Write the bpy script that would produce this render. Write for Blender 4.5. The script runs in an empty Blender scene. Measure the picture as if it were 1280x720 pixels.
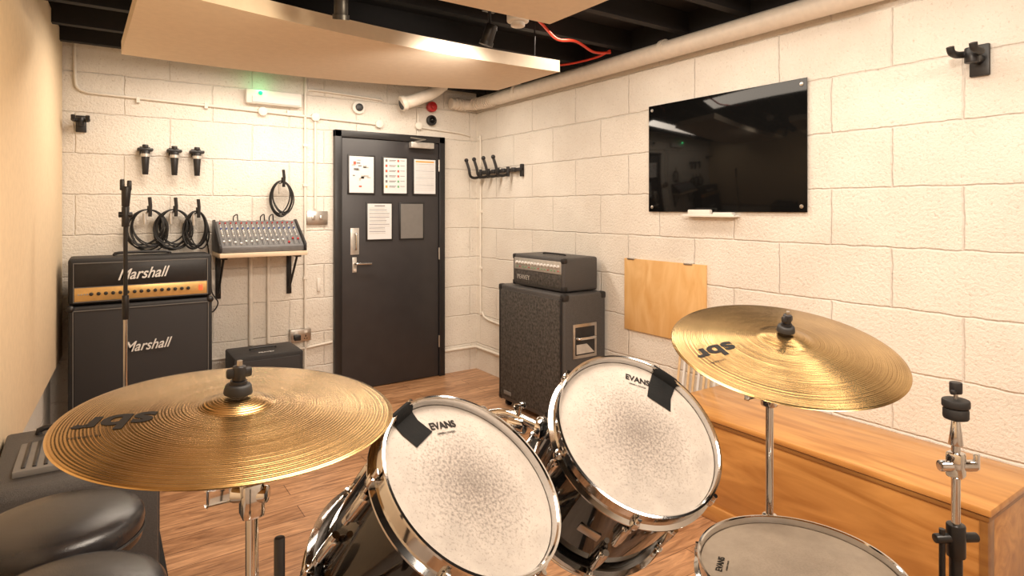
import bpy, bmesh, math, random
from mathutils import Vector, Matrix
random.seed(7)
V=Vector
CAMF=V((.5640,.8258,0)); CAMR=V((.8258,-.5640,0))
bpy.context.scene.view_settings.view_transform='Standard'

# ------------------------------------------------------------------ materials
def newmat(name):
    m=bpy.data.materials.new(name); m.use_nodes=True
    nt=m.node_tree; b=nt.nodes['Principled BSDF']
    return m,nt,b
def N(nt,t,**k):
    n=nt.nodes.new(t)
    for a,v in k.items():
        if a in n.inputs: n.inputs[a].default_value=v
        else: setattr(n,a,v)
    return n
def simple(name,col,rough=.5,metal=0,var=.12,scale=30,bump=0,bscale=200,coat=0,spec=.5,emit=None,estr=0):
    m,nt,b=newmat(name)
    tc=N(nt,'ShaderNodeTexCoord'); nz=N(nt,'ShaderNodeTexNoise'); nz.inputs['Scale'].default_value=scale; nz.inputs['Detail'].default_value=4
    nt.links.new(tc.outputs['Object'],nz.inputs['Vector'])
    cr=N(nt,'ShaderNodeValToRGB')
    cr.color_ramp.elements[0].position=.3; cr.color_ramp.elements[1].position=.7
    cr.color_ramp.elements[0].color=[c*(1-var) for c in col]+[1]
    cr.color_ramp.elements[1].color=[min(1,c*(1+var)) for c in col]+[1]
    nt.links.new(nz.outputs['Fac'],cr.inputs['Fac']); nt.links.new(cr.outputs['Color'],b.inputs['Base Color'])
    b.inputs['Roughness'].default_value=rough; b.inputs['Metallic'].default_value=metal
    b.inputs['Coat Weight'].default_value=coat; b.inputs['Specular IOR Level'].default_value=spec
    if bump:
        n2=N(nt,'ShaderNodeTexNoise'); n2.inputs['Scale'].default_value=bscale; n2.inputs['Detail'].default_value=3
        nt.links.new(tc.outputs['Object'],n2.inputs['Vector'])
        bp=N(nt,'ShaderNodeBump'); bp.inputs['Strength'].default_value=bump; bp.inputs['Distance'].default_value=.003
        nt.links.new(n2.outputs['Fac'],bp.inputs['Height']); nt.links.new(bp.outputs['Normal'],b.inputs['Normal'])
    if emit:
        b.inputs['Emission Color'].default_value=(*emit,1); b.inputs['Emission Strength'].default_value=estr
    return m
def block_mat(name,axis,col=(.83,.785,.72),bw=.52,rh=.258,off=(0,0),mort=.92):
    m,nt,b=newmat(name); L=nt.links.new
    tc=N(nt,'ShaderNodeTexCoord'); sp=N(nt,'ShaderNodeSeparateXYZ'); cb=N(nt,'ShaderNodeCombineXYZ')
    L(tc.outputs['Object'],sp.inputs[0]); L(sp.outputs[axis],cb.inputs[0]); L(sp.outputs[2],cb.inputs[1])
    mp=N(nt,'ShaderNodeMapping'); mp.inputs['Location'].default_value=(off[0],off[1],0)
    L(cb.outputs[0],mp.inputs[0])
    nd=N(nt,'ShaderNodeTexNoise'); nd.inputs['Scale'].default_value=14; nd.inputs['Detail'].default_value=4; L(tc.outputs['Object'],nd.inputs['Vector'])
    ad=N(nt,'ShaderNodeMixRGB',blend_type='ADD'); ad.inputs[0].default_value=.016
    L(mp.outputs[0],ad.inputs[1]); L(nd.outputs['Color'],ad.inputs[2])
    br=N(nt,'ShaderNodeTexBrick'); br.inputs['Scale'].default_value=1; br.inputs['Mortar Size'].default_value=.007
    br.inputs['Mortar Smooth'].default_value=1; br.inputs['Brick Width'].default_value=bw; br.inputs['Row Height'].default_value=rh
    br.inputs['Color1'].default_value=(*col,1); br.inputs['Color2'].default_value=(*[c*.975 for c in col],1)
    br.inputs['Mortar'].default_value=(*[c*mort for c in col],1)
    L(ad.outputs[0],br.inputs['Vector'])
    nz=N(nt,'ShaderNodeTexNoise'); nz.inputs['Scale'].default_value=75; nz.inputs['Detail'].default_value=7; nz.inputs['Roughness'].default_value=.65; L(tc.outputs['Object'],nz.inputs['Vector'])
    nb=N(nt,'ShaderNodeTexNoise'); nb.inputs['Scale'].default_value=3.5; nb.inputs['Detail'].default_value=6; L(tc.outputs['Object'],nb.inputs['Vector'])
    cr=N(nt,'ShaderNodeValToRGB'); cr.color_ramp.elements[0].position=.3; cr.color_ramp.elements[1].position=.7
    cr.color_ramp.elements[0].color=(.93,.91,.885,1); cr.color_ramp.elements[1].color=(1.03,1.03,1.02,1)
    L(nb.outputs['Fac'],cr.inputs[0])
    c2=N(nt,'ShaderNodeValToRGB'); c2.color_ramp.elements[0].position=.27; c2.color_ramp.elements[1].position=.42
    c2.color_ramp.elements[0].color=(.70,.64,.58,1); c2.color_ramp.elements[1].color=(1,1,1,1); L(nz.outputs['Fac'],c2.inputs[0])
    mu=N(nt,'ShaderNodeMixRGB',blend_type='MULTIPLY'); mu.inputs[0].default_value=1
    L(br.outputs['Color'],mu.inputs[1]); L(cr.outputs[0],mu.inputs[2])
    mu2=N(nt,'ShaderNodeMixRGB',blend_type='MULTIPLY'); mu2.inputs[0].default_value=1
    L(mu.outputs[0],mu2.inputs[1]); L(c2.outputs[0],mu2.inputs[2]); L(mu2.outputs[0],b.inputs['Base Color'])
    m1=N(nt,'ShaderNodeMath',operation='MULTIPLY'); m1.inputs[1].default_value=-.65; L(br.outputs['Fac'],m1.inputs[0])
    m2=N(nt,'ShaderNodeMath',operation='ADD'); L(m1.outputs[0],m2.inputs[0]); L(nz.outputs['Fac'],m2.inputs[1])
    bp=N(nt,'ShaderNodeBump'); bp.inputs['Strength'].default_value=.9; bp.inputs['Distance'].default_value=.009
    L(m2.outputs[0],bp.inputs['Height']); L(bp.outputs[0],b.inputs['Normal'])
    b.inputs['Roughness'].default_value=.5
    return m
def wood_mat(name,c1,c2,scale=(1,1,1),rough=.4,coat=0):
    m,nt,b=newmat(name); L=nt.links.new
    tc=N(nt,'ShaderNodeTexCoord'); mp=N(nt,'ShaderNodeMapping'); mp.inputs['Scale'].default_value=scale
    L(tc.outputs['Object'],mp.inputs[0])
    nz=N(nt,'ShaderNodeTexNoise'); nz.inputs['Scale'].default_value=2.2; nz.inputs['Detail'].default_value=8; nz.inputs['Distortion'].default_value=1.6
    L(mp.outputs[0],nz.inputs['Vector'])
    cr=N(nt,'ShaderNodeValToRGB'); cr.color_ramp.elements[0].position=.3; cr.color_ramp.elements[1].position=.68
    cr.color_ramp.elements[0].color=(*c1,1); cr.color_ramp.elements[1].color=(*c2,1)
    L(nz.outputs['Fac'],cr.inputs[0]); L(cr.outputs[0],b.inputs['Base Color'])
    b.inputs['Roughness'].default_value=rough; b.inputs['Coat Weight'].default_value=coat
    return m
def floor_mat():
    m,nt,b=newmat('laminate_planks'); L=nt.links.new
    tc=N(nt,'ShaderNodeTexCoord')
    br=N(nt,'ShaderNodeTexBrick'); br.inputs['Scale'].default_value=1; br.inputs['Mortar Size'].default_value=.0018
    br.inputs['Brick Width'].default_value=1.25; br.inputs['Row Height'].default_value=.13; br.offset=.37
    br.inputs['Color1'].default_value=(.44,.235,.12,1); br.inputs['Color2'].default_value=(.60,.345,.19,1); br.inputs['Mortar'].default_value=(.13,.06,.03,1)
    L(tc.outputs['Object'],br.inputs['Vector'])
    mp=N(nt,'ShaderNodeMapping'); mp.inputs['Scale'].default_value=(1.5,11,1); L(tc.outputs['Object'],mp.inputs[0])
    nz=N(nt,'ShaderNodeTexNoise'); nz.inputs['Scale'].default_value=2.4; nz.inputs['Detail'].default_value=9; nz.inputs['Distortion'].default_value=1.8; nz.inputs['Roughness'].default_value=.6
    L(mp.outputs[0],nz.inputs['Vector'])
    cr=N(nt,'ShaderNodeValToRGB'); cr.color_ramp.elements[0].position=.33; cr.color_ramp.elements[1].position=.65
    cr.color_ramp.elements[0].color=(.46,.39,.34,1); cr.color_ramp.elements[1].color=(1.17,1.15,1.13,1); L(nz.outputs['Fac'],cr.inputs[0])
    mu=N(nt,'ShaderNodeMixRGB',blend_type='MULTIPLY'); mu.inputs[0].default_value=1
    L(br.outputs['Color'],mu.inputs[1]); L(cr.outputs[0],mu.inputs[2]); L(mu.outputs[0],b.inputs['Base Color'])
    b.inputs['Roughness'].default_value=.30
    return m
def radial(nt):
    L=nt.links.new
    tc=N(nt,'ShaderNodeTexCoord'); mp=N(nt,'ShaderNodeMapping'); mp.inputs['Scale'].default_value=(1,1,0); L(tc.outputs['Object'],mp.inputs[0])
    ln=N(nt,'ShaderNodeVectorMath',operation='LENGTH'); L(mp.outputs[0],ln.inputs[0])
    return tc,ln.outputs['Value']
def cymbal_mat():
    m,nt,b=newmat('cymbal_brass'); L=nt.links.new
    tc,r=radial(nt)
    cb=N(nt,'ShaderNodeCombineXYZ'); L(r,cb.inputs[0])
    n1=N(nt,'ShaderNodeTexNoise'); n1.inputs['Scale'].default_value=260; n1.inputs['Detail'].default_value=4; L(cb.outputs[0],n1.inputs['Vector'])
    wv=N(nt,'ShaderNodeMath',operation='MULTIPLY'); wv.inputs[1].default_value=1500; L(r,wv.inputs[0])
    sn=N(nt,'ShaderNodeMath',operation='SINE'); L(wv.outputs[0],sn.inputs[0])
    s2=N(nt,'ShaderNodeMath',operation='MULTIPLY'); s2.inputs[1].default_value=.25; L(sn.outputs[0],s2.inputs[0])
    ad=N(nt,'ShaderNodeMath',operation='ADD'); L(n1.outputs['Fac'],ad.inputs[0]); L(s2.outputs[0],ad.inputs[1])
    bp=N(nt,'ShaderNodeBump'); bp.inputs['Strength'].default_value=.42; bp.inputs['Distance'].default_value=.0009
    L(ad.outputs[0],bp.inputs['Height']); L(bp.outputs[0],b.inputs['Normal'])
    n2=N(nt,'ShaderNodeTexNoise'); n2.inputs['Scale'].default_value=7; n2.inputs['Detail'].default_value=6; L(tc.outputs['Object'],n2.inputs['Vector'])
    mx=N(nt,'ShaderNodeMath',operation='ADD'); L(n1.outputs['Fac'],mx.inputs[0]); L(n2.outputs['Fac'],mx.inputs[1])
    mh=N(nt,'ShaderNodeMath',operation='MULTIPLY'); mh.inputs[1].default_value=.5; L(mx.outputs[0],mh.inputs[0])
    cr=N(nt,'ShaderNodeValToRGB'); cr.color_ramp.elements[0].position=.38; cr.color_ramp.elements[1].position=.62
    cr.color_ramp.elements[0].color=(.34,.21,.08,1); cr.color_ramp.elements[1].color=(.66,.45,.20,1); L(mh.outputs[0],cr.inputs[0])
    L(cr.outputs[0],b.inputs['Base Color']); b.inputs['Metallic'].default_value=1; b.inputs['Roughness'].default_value=.24
    return m
def head_mat(name,col,wear,R):
    m,nt,b=newmat(name); L=nt.links.new
    tc,r=radial(nt)
    nz=N(nt,'ShaderNodeTexNoise'); nz.inputs['Scale'].default_value=210; nz.inputs['Detail'].default_value=4; nz.inputs['Roughness'].default_value=.7; L(tc.outputs['Object'],nz.inputs['Vector'])
    nb=N(nt,'ShaderNodeTexNoise'); nb.inputs['Scale'].default_value=13; nb.inputs['Detail'].default_value=7; nb.inputs['Roughness'].default_value=.7; L(tc.outputs['Object'],nb.inputs['Vector'])
    mr=N(nt,'ShaderNodeMapRange'); mr.inputs['From Min'].default_value=0; mr.inputs['From Max'].default_value=R*.95; mr.inputs['To Min'].default_value=.20; mr.inputs['To Max'].default_value=-.05; L(r,mr.inputs['Value'])
    a1=N(nt,'ShaderNodeMath',operation='ADD'); L(nz.outputs['Fac'],a1.inputs[0]); L(mr.outputs[0],a1.inputs[1])
    c1=N(nt,'ShaderNodeValToRGB'); c1.color_ramp.elements[0].position=.53; c1.color_ramp.elements[1].position=.76
    c1.color_ramp.elements[0].color=(0,0,0,1); c1.color_ramp.elements[1].color=(1,1,1,1); L(a1.outputs[0],c1.inputs[0])
    mm=N(nt,'ShaderNodeMath',operation='MULTIPLY'); mm.inputs[1].default_value=wear; L(c1.outputs[0],mm.inputs[0])
    c2=N(nt,'ShaderNodeValToRGB'); c2.color_ramp.elements[0].position=.3; c2.color_ramp.elements[1].position=.65
    c2.color_ramp.elements[0].color=(*[c*.78 for c in col],1); c2.color_ramp.elements[1].color=(*[min(1,c*1.06) for c in col],1); L(nb.outputs['Fac'],c2.inputs[0])
    st=N(nt,'ShaderNodeMapRange'); st.inputs['From Min'].default_value=0; st.inputs['From Max'].default_value=R*.65; st.inputs['To Min'].default_value=.85*wear; st.inputs['To Max'].default_value=0; L(r,st.inputs['Value'])
    sm=N(nt,'ShaderNodeMath',operation='MULTIPLY'); L(st.outputs[0],sm.inputs[0]); L(nb.outputs['Fac'],sm.inputs[1])
    m0=N(nt,'ShaderNodeMixRGB'); L(sm.outputs[0],m0.inputs[0]); L(c2.outputs[0],m0.inputs[1]); m0.inputs[2].default_value=(.22,.165,.13,1)
    mx=N(nt,'ShaderNodeMixRGB'); L(mm.outputs[0],mx.inputs[0]); L(m0.outputs[0],mx.inputs[1]); mx.inputs[2].default_value=(.11,.09,.078,1)
    L(mx.outputs[0],b.inputs['Base Color']); b.inputs['Roughness'].default_value=.5; b.inputs['Specular IOR Level'].default_value=.3
    return m

M={}
M['wallx']=block_mat('painted_blocks_back',0,off=(.12,.02),mort=.95)
M['wally']=block_mat('painted_blocks_side',1,off=(.07,.02))
M['floor']=floor_mat()
M['black_ceiling']=simple('black_ceiling',(.012,.011,.012),.8)
M['fabric']=simple('cream_fabric',(.82,.71,.57),.9,bump=.25,bscale=600,var=.03)
M['fabricw']=simple('yellow_cream_fabric',(.82,.65,.44),.9,bump=.3,bscale=500,var=.04)
M['white']=simple('white_plastic',(.80,.76,.70),.4,var=.03)
M['paintpipe']=simple('painted_pipe',(.80,.72,.62),.4,var=.05)
M['cream']=simple('cream_trunking',(.80,.75,.67),.5,var=.04)
M['black']=simple('black_plastic',(.014,.013,.014),.4,var=.2)
M['rubber']=simple('black_rubber',(.014,.013,.013),.6,var=.2)
M['tolex']=simple('black_tolex',(.015,.014,.015),.5,var=.3,scale=400,bump=.8,bscale=500)
M['gtolex']=simple('grey_tolex',(.062,.057,.055),.45,var=.35,scale=300,bump=.8,bscale=450)
M['grille']=simple('grille_cloth',(.036,.033,.034),.85,var=.6,scale=500,bump=.6,bscale=700)
M['bgrille']=simple('bass_grille_cloth',(.055,.048,.042),.8,var=.7,scale=60,bump=.6,bscale=500)
M['gold']=simple('gold_panel',(.74,.48,.19),.32,metal=.6,var=.08)
M['chrome']=simple('chrome',(.68,.67,.66),.09,metal=1,var=.03)
M['steel']=simple('brushed_steel',(.55,.52,.49),.32,metal=1,var=.08)
M['door']=simple('door_paint',(.032,.029,.031),.42,var=.1,scale=8)
M['frame']=simple('door_frame_paint',(.016,.015,.016),.4)
M['paper']=simple('paper',(.70,.70,.71),.6,var=.02)
M['ink']=simple('print_ink',(.18,.17,.17),.7)
M['inkred']=simple('print_red',(.55,.12,.08),.7)
M['inkorange']=simple('print_orange',(.75,.35,.08),.7)
M['inkgreen']=simple('print_green',(.15,.4,.2),.7)
M['glassblk']=simple('black_glass',(.005,.005,.005),.06,var=0,coat=0,spec=.2)
M['shell']=simple('black_lacquer',(.006,.006,.007),.06,coat=.6,var=.1)
M['leather']=simple('black_vinyl',(.018,.017,.019),.25,var=.2,bump=.15,bscale=350)
M['carpet']=simple('black_carpet',(.010,.009,.009),.95,var=.4,scale=300,bump=1,bscale=400)
M['chest']=wood_mat('chest_wood',(.38,.155,.035),(.64,.32,.095),(5,.6,5),.32,.25)
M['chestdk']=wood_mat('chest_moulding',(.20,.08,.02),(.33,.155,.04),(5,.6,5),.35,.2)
M['ply']=wood_mat('plywood',(.64,.36,.125),(.76,.49,.22),(1,4,1.2),.45)
M['shelfw']=wood_mat('shelf_wood',(.64,.48,.33),(.78,.66,.50),(1,4,4),.5)
M['stick']=wood_mat('stick_wood',(.65,.45,.25),(.8,.6,.35),(8,8,8),.5)
M['red']=simple('red_plastic',(.45,.02,.02),.35)
M['redcable']=simple('red_cable',(.65,.045,.018),.5)
M['blue']=simple('blue_plastic',(.04,.08,.30),.4)
M['green_led']=simple('green_led',(.02,.6,.2),.3,emit=(0,1,.22),estr=1.6)
M['red_led']=simple('red_led',(.9,.1,.05),.3,emit=(1,.1,.03),estr=1)
M['wlogo']=simple('white_logo',(.74,.73,.71),.5,var=0)
M['dlogo']=simple('dark_print',(.012,.010,.009),.6,var=0,spec=.2)
M['piping']=simple('grey_piping',(.17,.16,.15),.5,var=.05)
M['mixer']=simple('mixer_panel',(.13,.127,.13),.4,var=.1)
M['silver']=simple('silver_panel',(.56,.53,.49),.36,metal=.5,var=.1)
M['brass']=cymbal_mat()
M['tape']=simple('gaffer_tape',(.007,.007,.007),.75,var=.3,bump=.15,bscale=200,spec=.15)
M['metalbase']=simple('black_metal',(.020,.019,.019),.35,metal=.3)

# ------------------------------------------------------------------ mesh builder
class MB:
    def __init__(s,M0=None):
        s.bm=bmesh.new(); s.mats=[]; s.T=M0 or Matrix.Identity(4)
    def mi(s,m):
        mt=M[m]
        if mt not in s.mats: s.mats.append(mt)
        return s.mats.index(mt)
    def merge(s,b,m,T=None):
        if T is not None: bmesh.ops.transform(b,matrix=T,verts=b.verts)
        bmesh.ops.transform(b,matrix=s.T,verts=b.verts)
        i=s.mi(m)
        for f in b.faces: f.material_index=i
        me=bpy.data.meshes.new('t'); b.to_mesh(me); b.free(); s.bm.from_mesh(me); bpy.data.meshes.remove(me)
    def box(s,lo,hi,m,bev=0,seg=2,T=None):
        b=bmesh.new(); bmesh.ops.create_cube(b,size=1)
        lo=V(lo);hi=V(hi)
        for v in b.verts: v.co=V([lo[i]+(hi[i]-lo[i])*(v.co[i]+.5) for i in range(3)])
        if bev: bmesh.ops.bevel(b,geom=b.edges[:],offset=bev,segments=seg,profile=.5,affect='EDGES')
        s.merge(b,m,T)
    def cyl(s,p1,p2,r,m,r2=None,seg=24,bev=0):
        p1=V(p1);p2=V(p2); d=p2-p1; b=bmesh.new()
        bmesh.ops.create_cone(b,cap_ends=True,segments=seg,radius1=r,radius2=r if r2 is None else r2,depth=d.length)
        if bev:
            es=[e for e in b.edges if abs(e.verts[0].co.z-e.verts[1].co.z)<1e-6]
            bmesh.ops.bevel(b,geom=es,offset=bev,segments=2,profile=.5,affect='EDGES')
        T=Matrix.Translation((p1+p2)/2)@d.to_track_quat('Z','Y').to_matrix().to_4x4()
        s.merge(b,m,T)
    def sph(s,c,r,m,sc=(1,1,1),seg=16):
        b=bmesh.new(); bmesh.ops.create_uvsphere(b,u_segments=seg,v_segments=seg//2,radius=r)
        s.merge(b,m,Matrix.Translation(V(c))@Matrix.Diagonal((*sc,1)))
    def lathe(s,prof,m,T=None,seg=64,close=False):
        b=bmesh.new(); rings=[]
        for r,z in prof:
            if r<1e-6: rings.append([b.verts.new((0,0,z))])
            else: rings.append([b.verts.new((r*math.cos(2*math.pi*k/seg),r*math.sin(2*math.pi*k/seg),z)) for k in range(seg)])
        pr=list(zip(rings,rings[1:]))
        if close: pr.append((rings[-1],rings[0]))
        for a,c in pr:
            for k in range(seg):
                k2=(k+1)%seg
                q=[a[k%len(a)],a[k2%len(a)],c[k2%len(c)],c[k%len(c)]]
                u=[]
                for v in q:
                    if v not in u:u.append(v)
                if len(u)>2:
                    try:b.faces.new(u)
                    except ValueError:pass
        bmesh.ops.recalc_face_normals(b,faces=b.faces)
        s.merge(b,m,T)
    def tube(s,pts,r,m,smooth=0,seg=10,closed=False):
        P=[V(p) for p in pts]
        if smooth:
            Q=[];n=len(P)
            rng=range(n if closed else n-1)
            for i in rng:
                g=lambda k:(P[k%n] if closed else P[max(0,min(n-1,k))])
                p0,p1,p2,p3=g(i-1),g(i),g(i+1),g(i+2)
                for j in range(smooth):
                    t=j/smooth
                    Q.append(.5*((2*p1)+(p2-p0)*t+(2*p0-5*p1+4*p2-p3)*t*t+(3*p1-p0-3*p2+p3)*t**3))
            if not closed: Q.append(P[-1])
            P=Q
        b=bmesh.new(); n=len(P); rings=[]; up=None
        for i in range(n):
            if closed: d=P[(i+1)%n]-P[i-1]
            else: d=P[min(n-1,i+1)]-P[max(0,i-1)]
            d.normalize()
            if up is None: up=V((0,0,1)) if abs(d.z)<.9 else V((1,0,0))
            x=(up-up.dot(d)*d)
            if x.length<1e-4: x=V((1,0,0))-d.x*d
            x.normalize(); up=x; y=d.cross(x)
            rings.append([b.verts.new(P[i]+r*(math.cos(2*math.pi*k/seg)*x+math.sin(2*math.pi*k/seg)*y)) for k in range(seg)])
        for i in range(n if closed else n-1):
            a=rings[i];c=rings[(i+1)%n]
            for k in range(seg): b.faces.new([a[k],a[(k+1)%seg],c[(k+1)%seg],c[k]])
        if not closed:
            b.faces.new(rings[0][::-1]); b.faces.new(rings[-1])
        bmesh.ops.recalc_face_normals(b,faces=b.faces)
        s.merge(b,m)
    def poly(s,verts,faces,m,bev=0):
        b=bmesh.new(); vs=[b.verts.new(v) for v in verts]
        for f in faces: b.faces.new([vs[i] for i in f])
        bmesh.ops.recalc_face_normals(b,faces=b.faces)
        if bev: bmesh.ops.bevel(b,geom=b.edges[:],offset=bev,segments=2,profile=.5,affect='EDGES')
        s.merge(b,m)
    def prism(s,prof,x0,x1,m,axis='x',bev=0):
        n=len(prof)
        def P(u,v,w):
            return (w,u,v) if axis=='x' else ((u,w,v) if axis=='y' else (u,v,w))
        vs=[P(u,v,x0) for u,v in prof]+[P(u,v,x1) for u,v in prof]
        fs=[list(range(n))[::-1],list(range(n,2*n))]+[[i,(i+1)%n,n+(i+1)%n,n+i] for i in range(n)]
        s.poly(vs,fs,m,bev)
    def text(s,t,size,o,xd,yd,m,shear=0,ext=.0006,off=0,zf=None,sx=1):
        cu=bpy.data.curves.new('t','FONT'); cu.body=t; cu.size=size; cu.align_x='CENTER'; cu.align_y='CENTER'; cu.shear=shear; cu.extrude=ext; cu.offset=off
        ob=bpy.data.objects.new('t',cu); bpy.context.scene.collection.objects.link(ob)
        dg=bpy.context.evaluated_depsgraph_get(); me=bpy.data.meshes.new_from_object(ob.evaluated_get(dg))
        bpy.data.objects.remove(ob); bpy.data.curves.remove(cu)
        b=bmesh.new(); b.from_mesh(me); bpy.data.meshes.remove(me)
        if zf: 
            bmesh.ops.triangulate(b,faces=b.faces[:]); bmesh.ops.subdivide_edges(b,edges=b.edges[:],cuts=2)
        x=V(xd).normalized(); y=V(yd); y=(y-y.dot(x)*x).normalized(); z=x.cross(y)
        T=Matrix(((x.x*sx,y.x,z.x,o[0]),(x.y*sx,y.y,z.y,o[1]),(x.z*sx,y.z,z.z,o[2]),(0,0,0,1)))
        bmesh.ops.transform(b,matrix=T,verts=b.verts)
        if zf:
            for v in b.verts: v.co.z=zf(math.hypot(v.co.x,v.co.y))+.0006
        s.merge(b,m)
    def done(s,name,W=None,ang=38):
        me=bpy.data.meshes.new(name); s.bm.to_mesh(me); s.bm.free()
        for mt in s.mats: me.materials.append(mt)
        for p in me.polygons: p.use_smooth=True
        me.set_sharp_from_angle(angle=math.radians(ang))
        ob=bpy.data.objects.new(name,me); bpy.context.scene.collection.objects.link(ob)
        if W is not None: ob.matrix_world=W
        return ob
def frame(c,n):
    n=V(n).normalized(); x=(CAMR-CAMR.dot(n)*n).normalized(); y=n.cross(x)
    return Matrix(((x.x,y.x,n.x,c[0]),(x.y,y.y,n.y,c[1]),(x.z,y.z,n.z,c[2]),(0,0,0,1)))

D=4.67; RX=2.80; H=2.56; YF=-1.3
# ------------------------------------------------------------------ room
b=MB(); b.box((-.7,YF-.1,-.1),(RX+.1,D+.1,0),'floor'); b.done('floor')
b=MB(); b.box((-.7,YF-.1,H),(RX+.1,D+.1,H+.1),'black_ceiling')
b.done('ceiling')
b=MB(); b.box((-.7,D,0),(RX+.1,D+.1,H),'wallx'); b.box((-.3,D-.003,2.47),(RX,D+.01,H),'black_ceiling'); b.done('wall_back')
b=MB(); b.box((RX,YF,0),(RX+.1,D,H),'wally'); b.box((RX-.003,YF,2.43),(RX+.01,D,H),'black_ceiling'); b.done('wall_right')
b=MB(); b.box((-.7,YF-.1,0),(RX+.1,YF,H),'wallx'); b.done('wall_front')
def lx(y): return -.189-.0463*(D-y)
b=MB(); b.poly([(lx(D)-.06,D,0),(lx(YF)-.06,YF,0),(lx(YF)-.16,YF,0),(lx(D)-.16,D,0),(lx(D)-.06,D,H),(lx(YF)-.06,YF,H),(lx(YF)-.16,YF,H),(lx(D)-.16,D,H)],
  [(0,1,2,3),(4,5,6,7),(0,1,5,4),(1,2,6,5),(2,3,7,6),(3,0,4,7)],'wally'); b.done('wall_left')
b=MB(); y0,y1=-.6,D-.01
b.poly([(lx(y1),y1,.515),(lx(y0),y0,.49),(lx(y0)-.055,y0,.49),(lx(y1)-.055,y1,.515),(lx(y1),y1,2.52),(lx(y0),y0,2.52),(lx(y0)-.055,y0,2.52),(lx(y1)-.055,y1,2.52)],
  [(0,1,2,3),(4,5,6,7),(0,1,5,4),(1,2,6,5),(2,3,7,6),(3,0,4,7)],'fabricw',bev=.008); b.done('acoustic_wall_panel')
b=MB()
for y in (.2,.8,1.4,1.9,2.3,2.75,3.2,3.65,4.1,4.5):
    b.box((-.4,y,2.44),(RX-.005,y+.05,H-.002),'black_ceiling')
b.done('ceiling_joists')
def cloud(name,c,z0,th,sag):
    b=bmesh.new(); nx,ny=14,6; rows=[]
    for lay in (0,1):
        g=[]
        for i in range(nx+1):
            r=[]
            for j in range(ny+1):
                u=i/nx;v=j/ny
                p=(V(c[0])*(1-u)+V(c[1])*u)*(1-v)+(V(c[3])*(1-u)+V(c[2])*u)*v
                z=z0-sag*math.sin(math.pi*u)+lay*th
                r.append(b.verts.new((p.x,p.y,z)))
            g.append(r)
        rows.append(g)
    lo,hi=rows
    for i in range(nx):
        for j in range(ny):
            b.faces.new([lo[i][j],lo[i][j+1],lo[i+1][j+1],lo[i+1][j]]); b.faces.new([hi[i][j],hi[i+1][j],hi[i+1][j+1],hi[i][j+1]])
    for i in range(nx):
        b.faces.new([lo[i][0],lo[i+1][0],hi[i+1][0],hi[i][0]]); b.faces.new([lo[i+1][ny],lo[i][ny],hi[i][ny],hi[i+1][ny]])
    for j in range(ny):
        b.faces.new([lo[0][j+1],lo[0][j],hi[0][j],hi[0][j+1]]); b.faces.new([lo[nx][j],lo[nx][j+1],hi[nx][j+1],hi[nx][j]])
    bmesh.ops.recalc_face_normals(b,faces=b.faces)
    m=MB(); m.merge(b,'fabric')
    for k in range(4):
        p=V(c[k])*.85+(V(c[0])+V(c[2]))*.075
        m.cyl((p.x,p.y,z0+th-.02),(p.x,p.y,H-.01),.004,'black')
    m.done(name)
cloud('acoustic_ceiling_panel',[(.12,2.45),(2.14,2.66),(2.14,3.30),(.09,3.59)],2.2,.065,.03)
cloud('acoustic_ceiling_panel',[(-.2,.75),(1.555,.75),(1.555,2.0),(-.2,2.0)],2.2,.07,.0)
b=MB(); PZ=2.365
b.tube([(2.725,-1.2,PZ+.005),(2.725,4.2,PZ-.02)],.052,'paintpipe',seg=24)
b.tube([(2.725,4.2,PZ-.02),(2.725,4.45,PZ-.025),(2.70,4.56,PZ-.025),(2.60,4.60,PZ-.025),(2.5,4.60,PZ-.025)],.046,'paintpipe',smooth=8,seg=20)
for i,p in enumerate([(2.725,4.28),(2.725,4.31),(2.725,4.34),(2.725,4.37),(2.725,4.40),(2.72,4.43),(2.717,4.46),(2.71,4.49),(2.70,4.52)]):
    b.tube([(p[0],p[1],PZ-.022),(p[0],p[1]+.012,PZ-.022)],.054,'paintpipe',seg=20)
for x in (2.54,2.57,2.60,2.63): b.tube([(x,4.60,PZ-.025),(x+.012,4.60,PZ-.025)],.053,'paintpipe',seg=20)
for y in (-.5,1.0,2.4,3.9):
    b.tube([(2.725,y,PZ-.006),(2.725,y+.03,PZ-.006)],.058,'paintpipe',seg=24)
    b.box((2.725,y+.005,PZ+.035),(2.799,y+.025,PZ+.05),'paintpipe')
b.done('ceiling_pipe')
b=MB()
b.tube([(2.03,4.50,2.285),(2.08,4.49,2.30),(2.15,4.48,2.33),(2.25,4.47,2.38),(2.36,4.47,2.46)],.05,'paintpipe',smooth=8,seg=20)
b.cyl((2.0,4.505,2.272),(2.035,4.50,2.285),.062,'paintpipe',seg=28,bev=.004); b.cyl((1.999,4.505,2.2718),(2.002,4.505,2.2725),.046,'black',seg=28)
b.box((2.10,4.49,2.32),(2.12,4.669,2.335),'cream'); b.done('vent_duct')

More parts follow.
